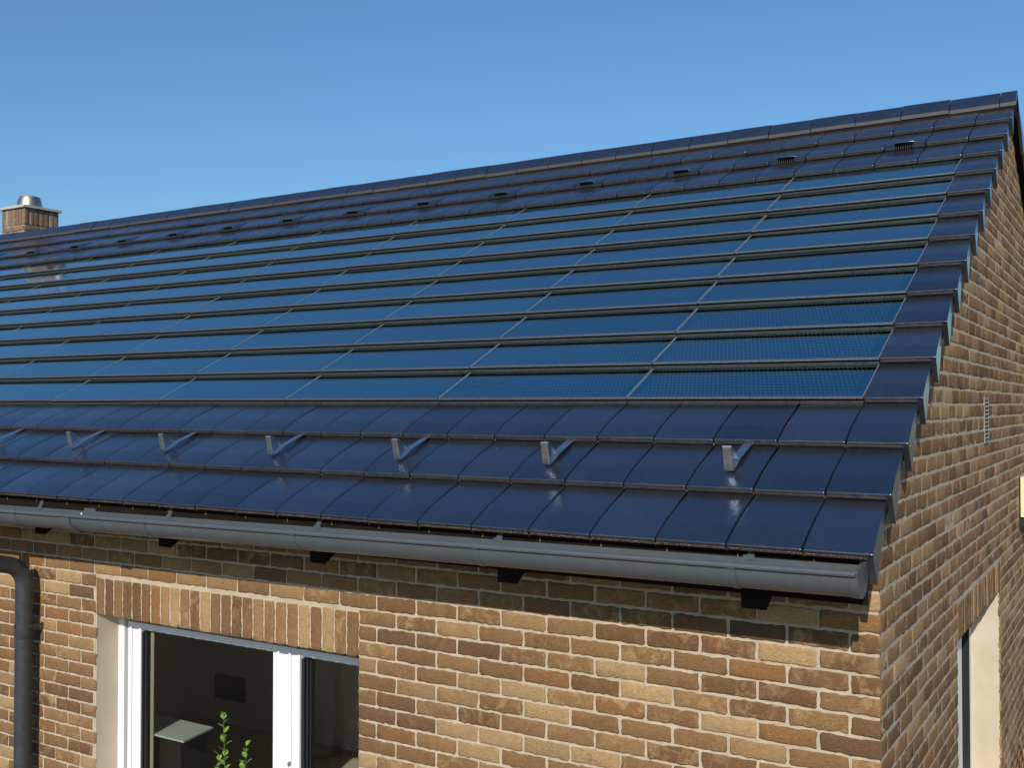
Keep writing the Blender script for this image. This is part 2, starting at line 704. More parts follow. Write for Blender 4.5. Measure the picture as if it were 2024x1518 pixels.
        starts = list(range(0, nq * 4, 4))
        k = nq * 4
        for f in mf:
            ff = f[::-1] if s.flip else f
            starts.append(k)
            loops += ff
            k += len(f)
        me.loops.foreach_set('vertex_index', np.array(loops, np.int32))
        me.polygons.foreach_set('loop_start', np.array(starts, np.int32))
        me.materials.append(M_BRICK)
        me.materials.append(M_MORTAR)
        mi = np.zeros(nq + len(mf), np.int32)
        mi[nbq:] = 1
        me.polygons.foreach_set('material_index', mi)
        sm = np.ones(nq + len(mf), bool)
        sm[nq:] = False
        me.polygons.foreach_set('use_smooth', sm)
        for nm, arr in (('tone', s.C), ('mottle', s.Mo)):
            at = me.attributes.new(nm, 'FLOAT_COLOR', 'POINT')
            full = np.zeros((len(allv), 4), np.float32)
            full[:nb] = np.vstack(arr)
            at.data.foreach_set('color', full.ravel())
        me.update(calc_edges=True)
        me.validate()
        o = obj(name, me, parent, loc)
        if label:
            o['label'] = label
        return o


def courses(B, amin, amax, zmin, ztop_fn, opening, sgn, first_even, hi_fn, lock_side, cuts=None):
    """running bond. The corner is at a = 0; sgn -1 runs to negative a, +1 to positive."""
    n = -46
    while True:
        zt = ZC - n * HP - J / 2
        zb = ZC - (n + 1) * HP + J / 2
        n += 1
        nn = n - 1
        if zt < zmin:
            break
        even = (nn % 2 == 0)
        first = (BP - J) if even == first_even else (BP / 2 - J)
        pos = 0.0
        k = 0
        far = max(abs(amin), abs(amax))
        while pos < far:
            ln = first if k == 0 else BP - J
            s0, s1 = pos, min(pos + ln, far)
            a0, a1 = (s0, s1) if sgn > 0 else (-s1, -s0)
            pos += ln + J
            segs = [(a0, a1)]
            if opening:
                for (o0, o1, oz0, oz1) in opening:
                    if zt > oz0 + 0.01 and zb < oz1 - 0.02:
                        ns = []
                        for (b0, b1) in segs:
                            if b1 <= o0 or b0 >= o1:
                                ns.append((b0, b1))
                            else:
                                if b0 < o0:
                                    ns.append((b0, o0))
                                if b1 > o1:
                                    ns.append((o1, b1))
                        segs = ns
            for (b0, b1) in segs:
                lim = ztop_fn(zt)
                if lim is None:
                    continue
                c0, c1 = max(b0, lim[0]), min(b1, lim[1])
                if c1 - c0 < 0.02:
                    continue
                lk = lock_side if (k == 0 and ((sgn > 0 and c0 == 0.0) or (sgn < 0 and c1 == 0.0))) else None
                B.brick(c0, c1, zb, zt, hi_fn(c0, c1, zb), lk)
            k += 1


# front wall: a = X, outward = -Y
WX0, WX1, WZ1, WZ0 = -4.822, -2.668, -0.766, -1.98   # front window opening
LZ1 = -0.526                                         # lintel top
front = Bricks(lambda P: np.stack([P[:, 0], -P[:, 2], P[:, 1]], -1))
LT = J / 2
courses(front, XEND, 0, GND, lambda zt: (XEND, 0.0) if zt < 0.17 else None,
        [(WX0 - 0.0, WX1 + 0.0, WZ0, WZ1 + 0.02), (WX0 - LT, WX1 + LT, WZ1 - 0.01, LZ1 + 0.005)], -1, True,
        lambda a0, a1, zb: a0 > -7.2 and zb > -2.1, 'hi')
ZT = 0.17
hpart_front = front.build('front_wall', house, [
    [(XEND, GND), (WX0, GND), (WX0, ZT), (XEND, ZT)],
    [(WX0, GND), (WX1, GND), (WX1, WZ0), (WX0, WZ0)],
    [(WX0, WZ1 + 0.003), (WX1, WZ1 + 0.003), (WX1, ZT), (WX0, ZT)],
    [(WX1, GND), (-0.0065, GND), (-0.0065, ZT), (WX1, ZT)]], 'sunlit front wall of mixed brown bricks', ragged=(-7.2, -0.006, -2.1, 0.16, -0.0066, lambda A, Z: ~((A > WX0 - 0.004) & (A < WX1 + 0.004) & (Z > WZ0) & (Z < WZ1 + 0.006))))


def lintel(T, flip, a0, a1, n, z0, z1, parent, name='lintel'):
    B = Bricks(T, flip)
    st = (a1 - a0 + J) / n
    for k in range(n):
        B.brick(a0 + k * st, a0 + k * st + st - J, z0, z1, True)
    return B.build(name, parent, [], 'upright soldier course above the window', loc=(0, 0, 0))


lintel(front.T, False, WX0 + 0.003, WX1 - 0.003, 25, WZ1, LZ1 - J / 2, hpart_front)

# gable wall: a = Y, outward = +X
GY0, GY1, GZ1, GZ0 = 1.905, 3.782, -0.742, -2.06
gT = lambda P: np.stack([P[:, 2], P[:, 0], P[:, 1]], -1)
gable = Bricks(gT)


def gline(zt):
    """extent in Y of the gable under the roof at height zt (a little below the tile plane)"""
    y0 = YE + (zt + 0.058 / CA - ZE) / TA
    y0 = max(0.0, y0)
    y1 = 2 * RY - y0
    if y1 - y0 < 0.05:
        return None
    return (y0, y1)


courses(gable, 0, 2 * RY, GND, gline,
        [(GY0, GY1, GZ0, GZ1 + 0.02), (GY0 - LT, GY1 + LT, GZ1 - 0.01, LZ1 + 0.005)], 1, False,
        lambda a0, a1, zb: a0 < 5.6 and zb > -2.1, 'lo')
zk = ZE + (0 - YE) * TA - 0.06
za = ZE + (RY - YE) * TA - 0.07
gm = [[(0.0065, GND), (GY0, GND), (GY0, GZ1), (0.0065, GZ1)],
      [(GY0, GND), (GY1, GND), (GY1, GZ0), (GY0, GZ0)],
      [(GY1, GND), (2 * RY, GND), (2 * RY, GZ1), (GY1, GZ1)],
      [(0.0065, GZ1), (2 * RY, GZ1), (2 * RY, zk), (RY, za), (0.0065, zk)]]
def in_gable(A, Z):
    top = ZE + (A - YE) * TA - 0.075
    top2 = ZE + (2 * RY - A - YE) * TA - 0.075
    ok = (Z < top) & (Z < top2)
    ok &= ~((A > GY0 - 0.004) & (A < GY1 + 0.004) & (Z > GZ0) & (Z < GZ1 + 0.006))
    return ok


gable_o = gable.build('gable_wall', house, gm, 'side wall in raking sunlight with ragged mortar joints', ragged=(0.006, 5.7, -2.15, 2.9, -0.0029, in_gable))
lintel(gT, False, GY0 + 0.003, GY1 - 0.003, 22, GZ1, LZ1 - J / 2, gable_o)

# back wall and far gable (plain, out of sight)
bw = MB()
bw.box((XEND, 2 * RY - 0.3, GND), (-0.31, 2 * RY, zk - 0.02))
bw.prism([(0.31, GND), (2 * RY - 0.31, GND), (2 * RY - 0.31, zk - 0.05), (RY, za - 0.05), (0.31, zk - 0.05)], XEND, XEND + 0.3)
hpart('back_wall', bw, M_MORTAR)

# ------------------------------------------------------------------ roof tiles
NB = 0.030
PROF = [(0.020, -NB, 1), (0.004, -NB, 1), (0.000, -NB + 0.001, 1), (-0.0015, -NB + 0.004, 0), (-0.002, -0.018, 0), (-0.0005, -0.0165, 0), (-0.0005, -0.0150, 0),
        (-0.002, -0.0135, 0), (-0.002, -0.0055, 0), (-0.0012, -0.0028, 0), (0.0006, -0.0009, 0), (0.0035, 0, 0), (0.008, 0.0002, 0), (0.014, 0.0004, 0), (0.06, -0.0008, 0), (0.108, -0.0018, 0),
        (0.120, -0.0023, 0), (0.132, -0.0033, 0), (0.144, -0.0046, 0), (0.19, -0.0101, 0), (0.26, -0.0186, 0), (0.34, -0.0283, 0), (0.43, -0.0392, 0)]


def tile(mb, u0, u1, s0, edge_mat, r, flap=False):
    """one flat interlocking tile: u across, s up the slope from its nose, n proud of the roof plane"""
    g = 0.0034
    a, b = u0 + g, u1 - (0 if flap else g)
    us = [(a, -0.02), (a, -0.004), (a + 0.002, -0.001), (a + 0.006, 0.0), (a + 0.009, 0.0001), (b - 0.009, 0.0001), (b - 0.006, 0.0), (b - 0.002, -0.001), (b, -0.004), (b, -0.02)]
    tw, tp = r.gauss(0, 0.0035), r.gauss(0, 0.003)
    dz, ds = r.gauss(0, 0.0007), r.gauss(0, 0.0012)
    rows, mis = [], []
    for (s, n, mi) in PROF:
        row = []
        for k_, (u, dn) in enumerate(us):
            if flap:
                u -= (k_ / 8.0) * 0.026 * max(0.0, s) / L
            row.append((u, s0 + s + ds, n + dn * (1 if n > -NB + 0.002 or dn > -0.01 else 0.3) + dz + tw * (u - (a + b) / 2) - tp * s))
        rows.append(row)
        mis.append(mi)
    nr, nc = len(rows), len(us)
    o = len(mb.v)
    mb.v.extend([p for rr in rows for p in rr])
    for i in range(nr - 1):
        for k in range(nc - 1):
            mb.f.append((o + i * nc + k, o + i * nc + k + 1, o + (i + 1) * nc + k + 1, o + (i + 1) * nc + k))
            mb.m.append(edge_mat if (mis[i] and mis[i + 1]) or (edge_mat == 2 and i in (2, 3, 4)) else (4 if i in (2, 3, 4, 5, 6, 7, 8) else 0))
    if flap:
        # side flap that hangs over the gable, deep at the nose and shallower up the slope
        fl = [(-0.002, -0.139), (-0.002, -0.004), (0.003, -0.001), (0.06, -0.0020), (0.105, -0.0030), (0.145, -0.0060), (0.26, -0.0200), (0.375, -0.034),
              (0.40, -0.045), (0.30, -0.068)]
        poly = [(s0 + s + ds, n + dz) for s, n in fl]
        tp_ = lambda x, y, z: (x - 0.026 * max(0.0, y - s0) / L, y, z)
        mb.prism(poly[::-1], u1 - 0.024, u1 + 0.0015, 0, tp_)


rt = MB()
rnd = random.Random(3)
NT_ = int((XL - XEND) / TW)
PANEL_COLS = 13
for j in range(1, NROW + 1):
    s0 = (j - 1) * L
    em = 2 if j == 1 else (1 if j in (2, 3) else 3)
    tile(rt, XL, XV, s0, em, rnd, True)
    for k in range(NT_):
        if 4 <= j <= 12 and k < 4 * PANEL_COLS:
            continue
        tile(rt, XL - (k + 1) * TW, XL - k * TW, s0, em, rnd)
xe = XL - NT_ * TW
SR = (RY - YE) / CA
rt.box((xe, 0.02, -0.10), (XV - 0.03, SR, -0.075), 3)
roof_rot = (AL, 0, 0)
roof = obj('roof', rt.mesh('roof', [M_TILE, M_CLAY, M_GRIT, M_DARK, M_NOSE], 35), house, (0, YE, ZE - GND), roof_rot)
roof['label'] = 'black glazed flat tiles round the solar panels'
# back slope
rb = MB()
for j in range(1, NROW + 1):
    tile(rb, -XV, -XL, (j - 1) * L, 3, rnd)
    rb.prism([((j - 1) * L - 0.002, -0.139), ((j - 1) * L - 0.002, -0.002), ((j - 1) * L + 0.14, 0.0), ((j - 1) * L + 0.375, -0.03), ((j - 1) * L + 0.40, -0.05)][::-1], -XV - 0.0015, -XV + 0.02)
    tile(rb, -XL, -xe, (j - 1) * L, 3, rnd)
rb.box((-XV + 0.03, 0.02, -0.10), (-xe, SR, -0.075), 3)
obj('roof', rb.mesh('back_roof', [M_TILE, M_CLAY, M_GRIT, M_DARK, M_NOSE], 35), house, (0, 2 * RY - YE, ZE - GND), (AL, 0, math.pi))['label'] = 'rear roof slope beyond the ridge'

# ridge caps


def xe_ridge():
    return XL - NT_ * TW


M_RLIP = mat('worn_ridge_edge', (0.060, 0.055, 0.053), 0.55)
RCAP = 0.3636
ridge_prof = [(-0.114, -0.078), (-0.114, -0.050), (-0.106, -0.040), (-0.024, 0.052), (-0.008, 0.060), (0.008, 0.060), (0.024, 0.052), (0.106, -0.040), (0.114, -0.050), (0.114, -0.078),
              (0.095, -0.060), (0.0, 0.035), (-0.095, -0.060)]


def ridge_cap(x0, x1):
    m = MB()
    m.prism(ridge_prof, x0, x1, 0)
    m.m[2] = m.m[10] = 1
    mats = [M_TILE, M_RLIP]
    return m.mesh('ridge_cap', mats, None)


rcme = ridge_cap(-RCAP + 0.006, 0)
x = 0.062
e0 = obj('ridge_cap', ridge_cap(-0.112, 0), house, (x, RY, RZ - 0.005 - GND))
x = -0.056
rr = random.Random(5)
while x > XEND + 0.2:
    obj('ridge_cap', rcme, house, (x, RY + rr.gauss(0, 0.0015), RZ - 0.005 + rr.gauss(0, 0.0015) - GND), (rr.gauss(0, 0.008), rr.gauss(0, 0.003), rr.gauss(0, 0.003)))
    x -= RCAP

rf_ = MB()
rf_.prism([(RY - 0.16, RZ - 0.16), (RY + 0.16, RZ - 0.16), (RY + 0.09, RZ - 0.058), (RY, RZ + 0.02), (RY - 0.09, RZ - 0.058)], xe_ridge(), 0.05)
hpart('ridge_batten', rf_, M_DARK)

# vent tiles in the course below the top one
M_FIN = mat('vent_fin', (0.10, 0.095, 0.09), 0.5)
vm = MB()
hw = TW / 2 - 0.004
prof_u = [(-hw, 0.001), (-hw * 0.90, 0.006), (-hw * 0.48, 0.022), (-hw * 0.44, 0.025), (0, 0.026), (hw * 0.44, 0.025), (hw * 0.48, 0.022), (hw * 0.90, 0.006), (hw, 0.001)]
rows = []
for s, k in ((-0.010, 0.9), (-0.008, 1.0), (0.0, 1.02), (0.05, 0.75), (0.10, 0.42), (0.15, 0.1), (0.17, -0.08)):
    rows.append([(u, s, h * k + 0.002 if h > 0.002 else -0.001) for u, h in prof_u])
vm.grid(rows, 0)
for sg in (-1, 1):      # closed cheeks either side of the slot
    p = [(sg * hw, -0.003), (sg * hw * 0.90, 0.006 * 0.9), (sg * hw * 0.46, 0.022), (sg * hw * 0.46, -0.024), (sg * hw, -0.024)]
    vs = [(u, -0.0105, n) for u, n in p] + [(u, 0.0, n) for u, n in p]
    n_ = len(p)
    vm.add(vs, [tuple(range(n_)), tuple(range(n_, 2 * n_))[::-1]] + [(i, n_ + i, n_ + (i + 1) % n_, (i + 1) % n_) for i in range(n_)], 0)
vm.box((-hw * 0.46, -0.006, -0.024), (hw * 0.46, -0.004, 0.022), 2)
for q in range(8):
    u = -hw * 0.40 + q * hw * 0.8 / 7
    vm.box((u - 0.0018, -0.0105, -0.024), (u + 0.0018, -0.0055, -0.002), 1)
vme = vm.mesh('vent_tile', [M_TILE, M_FIN, M_BLACK], 30)
VX = [ju(-2) - TW / 2 - 3 * TW * k for k in range(18)]
for xx in VX:
    if xx > XEND + 0.3:
        obj('vent_tile', vme, roof, (xx, 13 * L, 0))

# rafter tails, fascia
rm = MB()
RT = [-0.43, -1.58, -2.72, -3.87, -5.02, -6.17, -7.32, -8.47, -9.62, -10.77]
for xx in RT:
    m = MB()
    yb, zb = -0.26, -0.240
    m.prism([(yb, zb), (0.02, zb + 0.28 * TA), (0.02, 0.17), (yb, 0.01)], xx - 0.052, xx + 0.052)
    hpart('rafter_tail', m, M_WOOD)
fm = MB()
fm.box((xe, -0.376, -0.16), (0.035, -0.363, 0.0), 0)
k = 0
while XL - k * TW > -9:
    u = XL - k * TW + 0.03
    fm.box((u - 0.0016, -0.379, -0.022), (u + 0.0016, -0.376, -0.006), 1)
    k += 1
hpart('fascia', fm, [M_FASCIA, M_CLIP])

# ------------------------------------------------------------------ chimney (child of the roof's house)
CX0, CX1, CY0, CY1 = -13.27, -12.73, 4.70, 5.24
CZ = 0.04
cm = MB()
cm.box((CX0 + 0.013, CY0 + 0.013, 1.6), (CX1 - 0.013, CY1 - 0.013, 3.34 + CZ), 0)
chim = hpart('chimney', cm, [M_MORTAR])
chim['label'] = 'brick chimney with upright top course behind the ridge'


def chimney_face(T, w, nm):
    B = Bricks(T)
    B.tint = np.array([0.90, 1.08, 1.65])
    n = 7
    st = (w + J) / n
    for q in range(n):
        B.brick(q * st, q * st + st - J, 3.105 + CZ, 3.342 + CZ, True)
    z = 3.105 + CZ - J
    c = 0
    while z > 2.3:
        a = 0.0
        first = True
        while a < w - 0.02:
            ln = (BP / 2 - J if c % 2 else BP - J) if first else BP - J
            B.brick(a, min(a + ln, w), z - HP + J, z, True)
            a += ln + J
            first = False
        z -= HP
        c += 1
    return B.build(nm, chim, [], loc=(0, 0, 0))


chimney_face(lambda P: np.stack([CX0 + P[:, 0], CY0 - P[:, 2], P[:, 1]], -1), CX1 - CX0, 'brickwork')
chimney_face(lambda P: np.stack([CX1 + P[:, 2], CY0 + P[:, 0], P[:, 1]], -1), CY1 - CY0, 'brickwork')
cp = MB()
cp.box((CX0 - 0.035, CY0 - 0.035, 3.346 + CZ), (CX1 + 0.035, CY1 + 0.035, 3.380 + CZ))
hpart('cap_slab', cp, M_CAP, parent=chim)
fl = MB()
fl.lathe([(0.19, 0.0), (0.19, 0.015), (0.178, 0.02), (0.168, 0.08), (0.148, 0.155), (0.135, 0.178), (0.128, 0.18), (0.126, 0.15), (0.10, 0.02)],
         ((CX0 + CX1) / 2 - 0.02, (CY0 + CY1) / 2, 3.381 + CZ), 40)
hpart('flue_cowl', fl, M_FLUE, 40, parent=chim)

# ------------------------------------------------------------------ windows


def window(T, label, bars, gasks, panes, reveals, smooth=None):
    """T(a, d, z) -> world, d is depth into the wall"""
    w = MB()
    for b in bars:
        w.box(b[0], b[1], 0, T)
    fr = hpart('window', w, M_WHITE, None, label)
    gk = MB()
    for b in gasks:
        gk.box(b[0], b[1], 0, T)
    hpart('gasket', gk, M_GASKET, parent=fr)
    for (a0, a1, z0, z1, d) in panes:
        p = MB()
        p.box((a0, d, z0), (a1, d + 0.004, z1), 0, T)
        hpart('pane', p, M_GLASS, parent=fr)
    rv = MB()
    for b in reveals:
        rv.box(b[0], b[1], 0, T)
    hpart('reveal', rv, M_PLASTER, parent=fr)
    return fr


def hbar(a0, a1, z0, z1, d0, d1):
    return ((a0, d0, z0), (a1, d1, z1))


FT = lambda a, d, z: (a, d, z)
D0 = 0.174
zt, zb = WZ1 + 0.01, WZ0
fb = [hbar(WX0 - 0.002, -4.764, zb, zt, D0, 0.245),                    # outer frame
      hbar(-4.764, -2.72, WZ1 - 0.048, zt, D0, 0.245),
      hbar(-2.72, WX1 + 0.002, zb, zt, D0, 0.245),
      hbar(-4.764, -2.72, zb, zb + 0.06, D0, 0.245),
      # left sash
      hbar(-4.734, -4.699, zb + 0.065, WZ1 - 0.066, 0.180, 0.24),
      hbar(-4.694, -4.615, zb + 0.065, WZ1 - 0.066, 0.183, 0.24),
      hbar(-4.734, -3.455, WZ1 - 0.094, WZ1 - 0.064, 0.181, 0.24),
      hbar(-4.734, -3.455, WZ1 - 0.108, WZ1 - 0.098, 0.195, 0.24),
      hbar(-4.734, -3.455, zb + 0.065, zb + 0.13, 0.181, 0.24),
      # meeting stile and mullion
      hbar(-3.455, -3.312, zb + 0.065, WZ1 - 0.064, 0.180, 0.24),
      hbar(-3.305, -3.245, zb + 0.065, WZ1 - 0.064, 0.176, 0.24),
      # right sash
      hbar(-3.245, -2.79, WZ1 - 0.094, WZ1 - 0.064, 0.181, 0.24),
      hbar(-3.245, -2.79, WZ1 - 0.108, WZ1 - 0.098, 0.195, 0.24),
      hbar(-3.245, -2.79, zb + 0.065, zb + 0.13, 0.181, 0.24),
      hbar(-2.79, -2.735, zb + 0.065, WZ1 - 0.064, 0.180, 0.24)]
fg = [hbar(-4.764, -4.725, zb + 0.06, WZ1 - 0.048, 0.215, 0.23), hbar(-2.735, -2.72, zb + 0.06, WZ1 - 0.048, 0.215, 0.23),
      hbar(-4.725, -2.735, WZ1 - 0.066, WZ1 - 0.048, 0.215, 0.23),
      hbar(-4.615, -4.598, zb + 0.13, WZ1 - 0.12, 0.19, 0.235), hbar(-4.592, -4.575, zb + 0.13, WZ1 - 0.12, 0.196, 0.235),
      hbar(-3.312, -3.305, zb + 0.065, WZ1 - 0.064, 0.20, 0.23),
      hbar(-3.245, -3.222, zb + 0.13, WZ1 - 0.12, 0.19, 0.235), hbar(-3.215, -3.20, zb + 0.13, WZ1 - 0.12, 0.198, 0.235),
      hbar(-3.19, -3.18, zb + 0.13, WZ1 - 0.12, 0.202, 0.235)]
fp = [(-4.61, -3.452, zb + 0.12, WZ1 - 0.10, 0.206), (-3.24, -2.785, zb + 0.12, WZ1 - 0.10, 0.206)]
frv = [hbar(WX0 - 0.03, WX0 - 0.0005, zb - 0.02, zt - 0.01, 0.009, 0.30),
       hbar(WX1 + 0.0005, WX1 + 0.03, zb - 0.02, zt - 0.01, 0.009, 0.30),
       hbar(WX0 - 0.03, WX1 + 0.03, WZ1 + 0.002, WZ1 + 0.03, 0.012, 0.30),
       hbar(WX0 + 0.0, WX1 - 0.0, zb - 0.04, zb - 0.001, -0.03, 0.30)]
window(FT, 'two light white window under the eaves', fb, fg, fp, frv)

GT = lambda a, d, z: (-d, a, z)
gz = GZ0
gb = [hbar(GY0 - 0.002, GY0 + 0.06, gz, GZ1 + 0.01, 0.178, 0.245), hbar(GY1 - 0.055, GY1 + 0.002, gz, GZ1 + 0.01, 0.19, 0.245),
      hbar(GY0 + 0.06, GY1 - 0.055, GZ1 - 0.06, GZ1 + 0.01, 0.19, 0.245), hbar(GY0 + 0.06, GY1 - 0.055, gz, gz + 0.07, 0.178, 0.245),
      hbar(3.07, 3.27, gz + 0.07, GZ1 - 0.06, 0.18, 0.245),
      hbar(3.655, 3.675, gz + 0.07, GZ1 - 0.06, 0.183, 0.24), hbar(3.70, 3.712, gz + 0.07, GZ1 - 0.06, 0.183, 0.24)]
gg = [hbar(3.63, 3.655, gz + 0.07, GZ1 - 0.06, 0.184, 0.235), hbar(3.675, 3.70, gz + 0.07, GZ1 - 0.06, 0.1845, 0.235), hbar(3.712, GY1 - 0.055, gz + 0.07, GZ1 - 0.06, 0.185, 0.235)]
gp = [(GY0 + 0.06, 3.07, gz + 0.07, GZ1 - 0.06, 0.215), (3.26, 3.66, gz + 0.07, GZ1 - 0.06, 0.228)]
grv = [hbar(GY0 - 0.03, GY0 - 0.0005, gz - 0.02, GZ1, 0.009, 0.30), hbar(GY1 + 0.0005, GY1 + 0.03, gz - 0.02, GZ1, 0.009, 0.30),
       hbar(GY0 - 0.03, GY1 + 0.03, GZ1 + 0.002, GZ1 + 0.03, 0.012, 0.30), hbar(GY0, GY1, gz - 0.04, gz - 0.001, -0.03, 0.30)]
window(GT, 'tall white window with deep plastered reveal in the gable', gb, gg, gp, grv)

# room behind the front window
rw = MB()
RX0, RX1, RYB, RF, RC = -8.1, -1.3, 3.6, -2.8, -0.45
t_ = 0.08
rw.box((RX0 - t_, 0.30, RF), (RX0, RYB, RC))
rw.box((RX1, 0.30, RF), (RX1 + t_, RYB, RC))
rw.box((RX0 - t_, RYB, RF), (RX1 + t_, RYB + t_, RC))
rw.box((RX0 - t_, 0.26, RC), (RX1 + t_, RYB + t_, RC + t_))
rw.box((RX0 - t_, 0.301, RF), (WX0 - 0.031, 0.301 + t_, RC))
rw.box((WX1 + 0.031, 0.301, RF), (RX1 + t_, 0.301 + t_, RC))
rw.box((WX0 - 0.031, 0.301, WZ1 + 0.031), (WX1 + 0.031, 0.301 + t_, RC))
rw.box((WX0 - 0.031, 0.301, RF), (WX1 + 0.031, 0.301 + t_, WZ0 - 0.041))
hpart('room_wall', rw, M_ROOM)
rfm = MB()
rfm.box((RX0 - t_, 0.26, RF - t_), (RX1 + t_, RYB + t_, RF))
hpart('room_floor', rfm, M_FLOOR)
# room behind the gable window: dark lining
rg = MB()
rg.box((-1.1, 0.9, RF), (-1.05, 5.0, RC))
rg.box((-1.05, 0.9, RF), (-0.31, 0.95, RC))
rg.box((-1.05, 4.95, RF), (-0.31, 5.0, RC))
rg.box((-1.05, 0.95, RC - 0.05), (-0.31, 4.95, RC))
hpart('room_wall', rg, M_ROOM)

# ------------------------------------------------------------------ furnishings seen through the glass
cb = thing('cabinet', 'pale sunlit cabinet top behind the window glass', 'cabinet', (-5.2, 0.62, RF))
z1 = -1.54 - RF
m = MB()
m.prism([(0.1, -0.09), (0.87, -0.09), (0.93, -0.385), (0.1, -0.385)], z1 - 0.012, z1, 0, lambda h, a, b: (a, b, h))
M_PALE = mat('pale_grey_green_laminate', (0.36, 0.38, 0.33), 0.6)
part('top', m, M_PALE, cb)
m = MB()
m.box((0.12, -0.33, 0.06), (0.84, -0.11, z1 - 0.012))
m.box((0.15, -0.31, 0.0), (0.8, -0.13, 0.06))
M_DWOOD = render_mat('dark_wood', (0.012, 0.010, 0.008), (0.02, 0.016, 0.013), 20, 0.001)
part('body', m, M_DWOOD, cb)
pf = thing('picture_frame', 'small dark picture frame on the room wall behind the glass', 'picture', (-7.40, RYB, -2.42))
m = MB()
w2, h2, bw_ = 0.21, 0.125, 0.03
for b in (((-w2, -0.03, -h2), (-w2 + bw_, -0.002, h2)), ((w2 - bw_, -0.03, -h2), (w2, -0.002, h2)), ((-w2 + bw_, -0.03, -h2), (w2 - bw_, -0.002, -h2 + bw_)), ((-w2 + bw_, -0.03, h2 - bw_), (w2 - bw_, -0.002, h2))):
    m.box(*b)
part('frame', m, M_GASKET, pf)
m = MB()
m.box((-w2 + bw_, -0.015, -h2 + bw_), (w2 - bw_, -0.004, h2 - bw_))
part('picture', m, mat('dark_olive_print', (0.02, 0.02, 0.01), 0.4), pf)
M_CURT = mat('olive_beige_curtain', (0.30, 0.26, 0.17), 0.9)
m = MB()
rows = []
nc = 40
for zz in np.linspace(-2.6, -0.60, 6):
    rows.append([(-4.70 + 0.16 * q / nc, 0.228 + 0.008 * math.sin(q * 1.25) + 0.002 * math.sin(q * 0.7 + zz), zz) for q in range(nc + 1)])
m.grid(rows)
cu = obj('curtain', m.mesh('curtain', M_CURT, 60))
cu.modifiers.new('thick', 'SOLIDIFY').thickness = 0.003
tag(cu, 'olive beige curtain gathered at the left end of the front window', 'curtain')

# ------------------------------------------------------------------ solar panels
PW_ = 4 * TW
pg = MB()
gx = 0.0025
# local: x to the left is negative: panel spans x in [-PW_, 0], s up, n


def pn(s):
    return -0.0855 * s - 0.0012


nx_, ns_ = 8, 6
SL = L + 0.035
rows = []
for i in range(ns_ + 1):
    s = 0.011 + (SL - 0.011) * i / ns_
    rows.append([(-PW_ + gx + 0.0045 + (PW_ - 2 * gx - 0.009) * k / nx_, s, pn(s) - 0.0012) for k in range(nx_ + 1)])
pg.grid(rows)
pme = pg.mesh('glass', M_CELL, 60)
uvl = pme.uv_layers.new(name='cells')
for lp in pme.loops:
    co = pme.vertices[lp.vertex_index].co
    uvl.data[lp.index].uv = (co.x + PW_, co.y)
pf_ = MB()
bar = [(0.0125, -0.004), (0.0118, 0.0002), (0.006, 0.0012), (0.0005, 0.0002), (-0.0015, -0.003), (-0.0010, -0.0095), (0.012, -0.0105)]
pf_.prism(bar, -PW_ + gx, -gx, 0)
# recessed black web, then the grey lower rail
pf_.box((-PW_ + gx, 0.006, -0.022), (-gx, 0.02, -0.0105), 1)
lip = [(0.016, -0.0350), (-0.0045, -0.0350), (-0.0055, -0.032), (-0.0040, -0.0240), (0.003, -0.0220), (0.016, -0.0220)]
pf_.prism(lip, -PW_ + gx, -gx, 2)
for a, b in ((-PW_ + gx, -PW_ + gx + 0.0045), (-gx - 0.0045, -gx)):
    poly = [(0.012, pn(0.012)), (SL, pn(SL)), (SL, pn(SL) - 0.016), (0.012, pn(0.012) - 0.016)]
    pf_.prism(poly[::-1], a, b, 3)
fme = pf_.mesh('frame', [M_FRAME, M_BLACK, M_LIP, M_EDGE], None)
ORD = ['', 'first', 'second', 'third', 'fourth', 'fifth', 'sixth', 'seventh', 'eighth', 'ninth', 'tenth', 'eleventh', 'twelfth', 'thirteenth']
RM = Matrix.Rotation(AL, 4, 'X')
pr = random.Random(11)
for j in range(4, 13):
    rowname = {4: 'bottom row', 12: 'top row'}.get(j, '%s row from the bottom' % ORD[j - 3])
    for c in range(PANEL_COLS):
        pos = 'at the right end' if c == 0 else '%s from the right' % ORD[c + 1]
        s0 = (j - 1) * L
        u = XL - c * PW_
        loc = (u, YE + s0 * CA, ZE + s0 * SA)
        th = thing('solar_panel', 'dark blue solar panel in the %s, %s' % (rowname, pos), 'solar panel', loc,
                   (AL + pr.gauss(0, 0.0016), pr.gauss(0, 0.0012), 0), 'solar panels set into the roof')
        obj('glass', pme, th)
        obj('frame', fme, th)

# ------------------------------------------------------------------ snow hooks
hm = MB()
hwid = 0.0195


def strap(pts, th, mi=0, hw_=hwid):
    """flat bar bent along pts (s, n)"""
    n = len(pts)
    top, bot = [], []
    for i, (s, q) in enumerate(pts):
        a = pts[max(i - 1, 0)]
        b = pts[min(i + 1, n - 1)]
        t = Vector((b[0] - a[0], b[1] - a[1])).normalized()
        nr = Vector((-t.y, t.x)) * th / 2
        top.append((s + nr.x, q + nr.y))
        bot.append((s - nr.x, q - nr.y))
    return top + bot[::-1]


flat = strap([(0.30, -0.024), (0.20, -0.009), (0.10, 0.0065), (0.0, 0.0070)], 0.005)
loop = strap([(0.0, 0.0070), (-0.008, 0.010), (-0.010, 0.018), (0.018, 0.110), (0.023, 0.114), (0.029, 0.110), (0.075, 0.018)], 0.004)
hmA = MB()
hmA.prism(flat, -hwid, hwid)
hmB = MB()
hmB.prism(loop, -hwid, hwid)
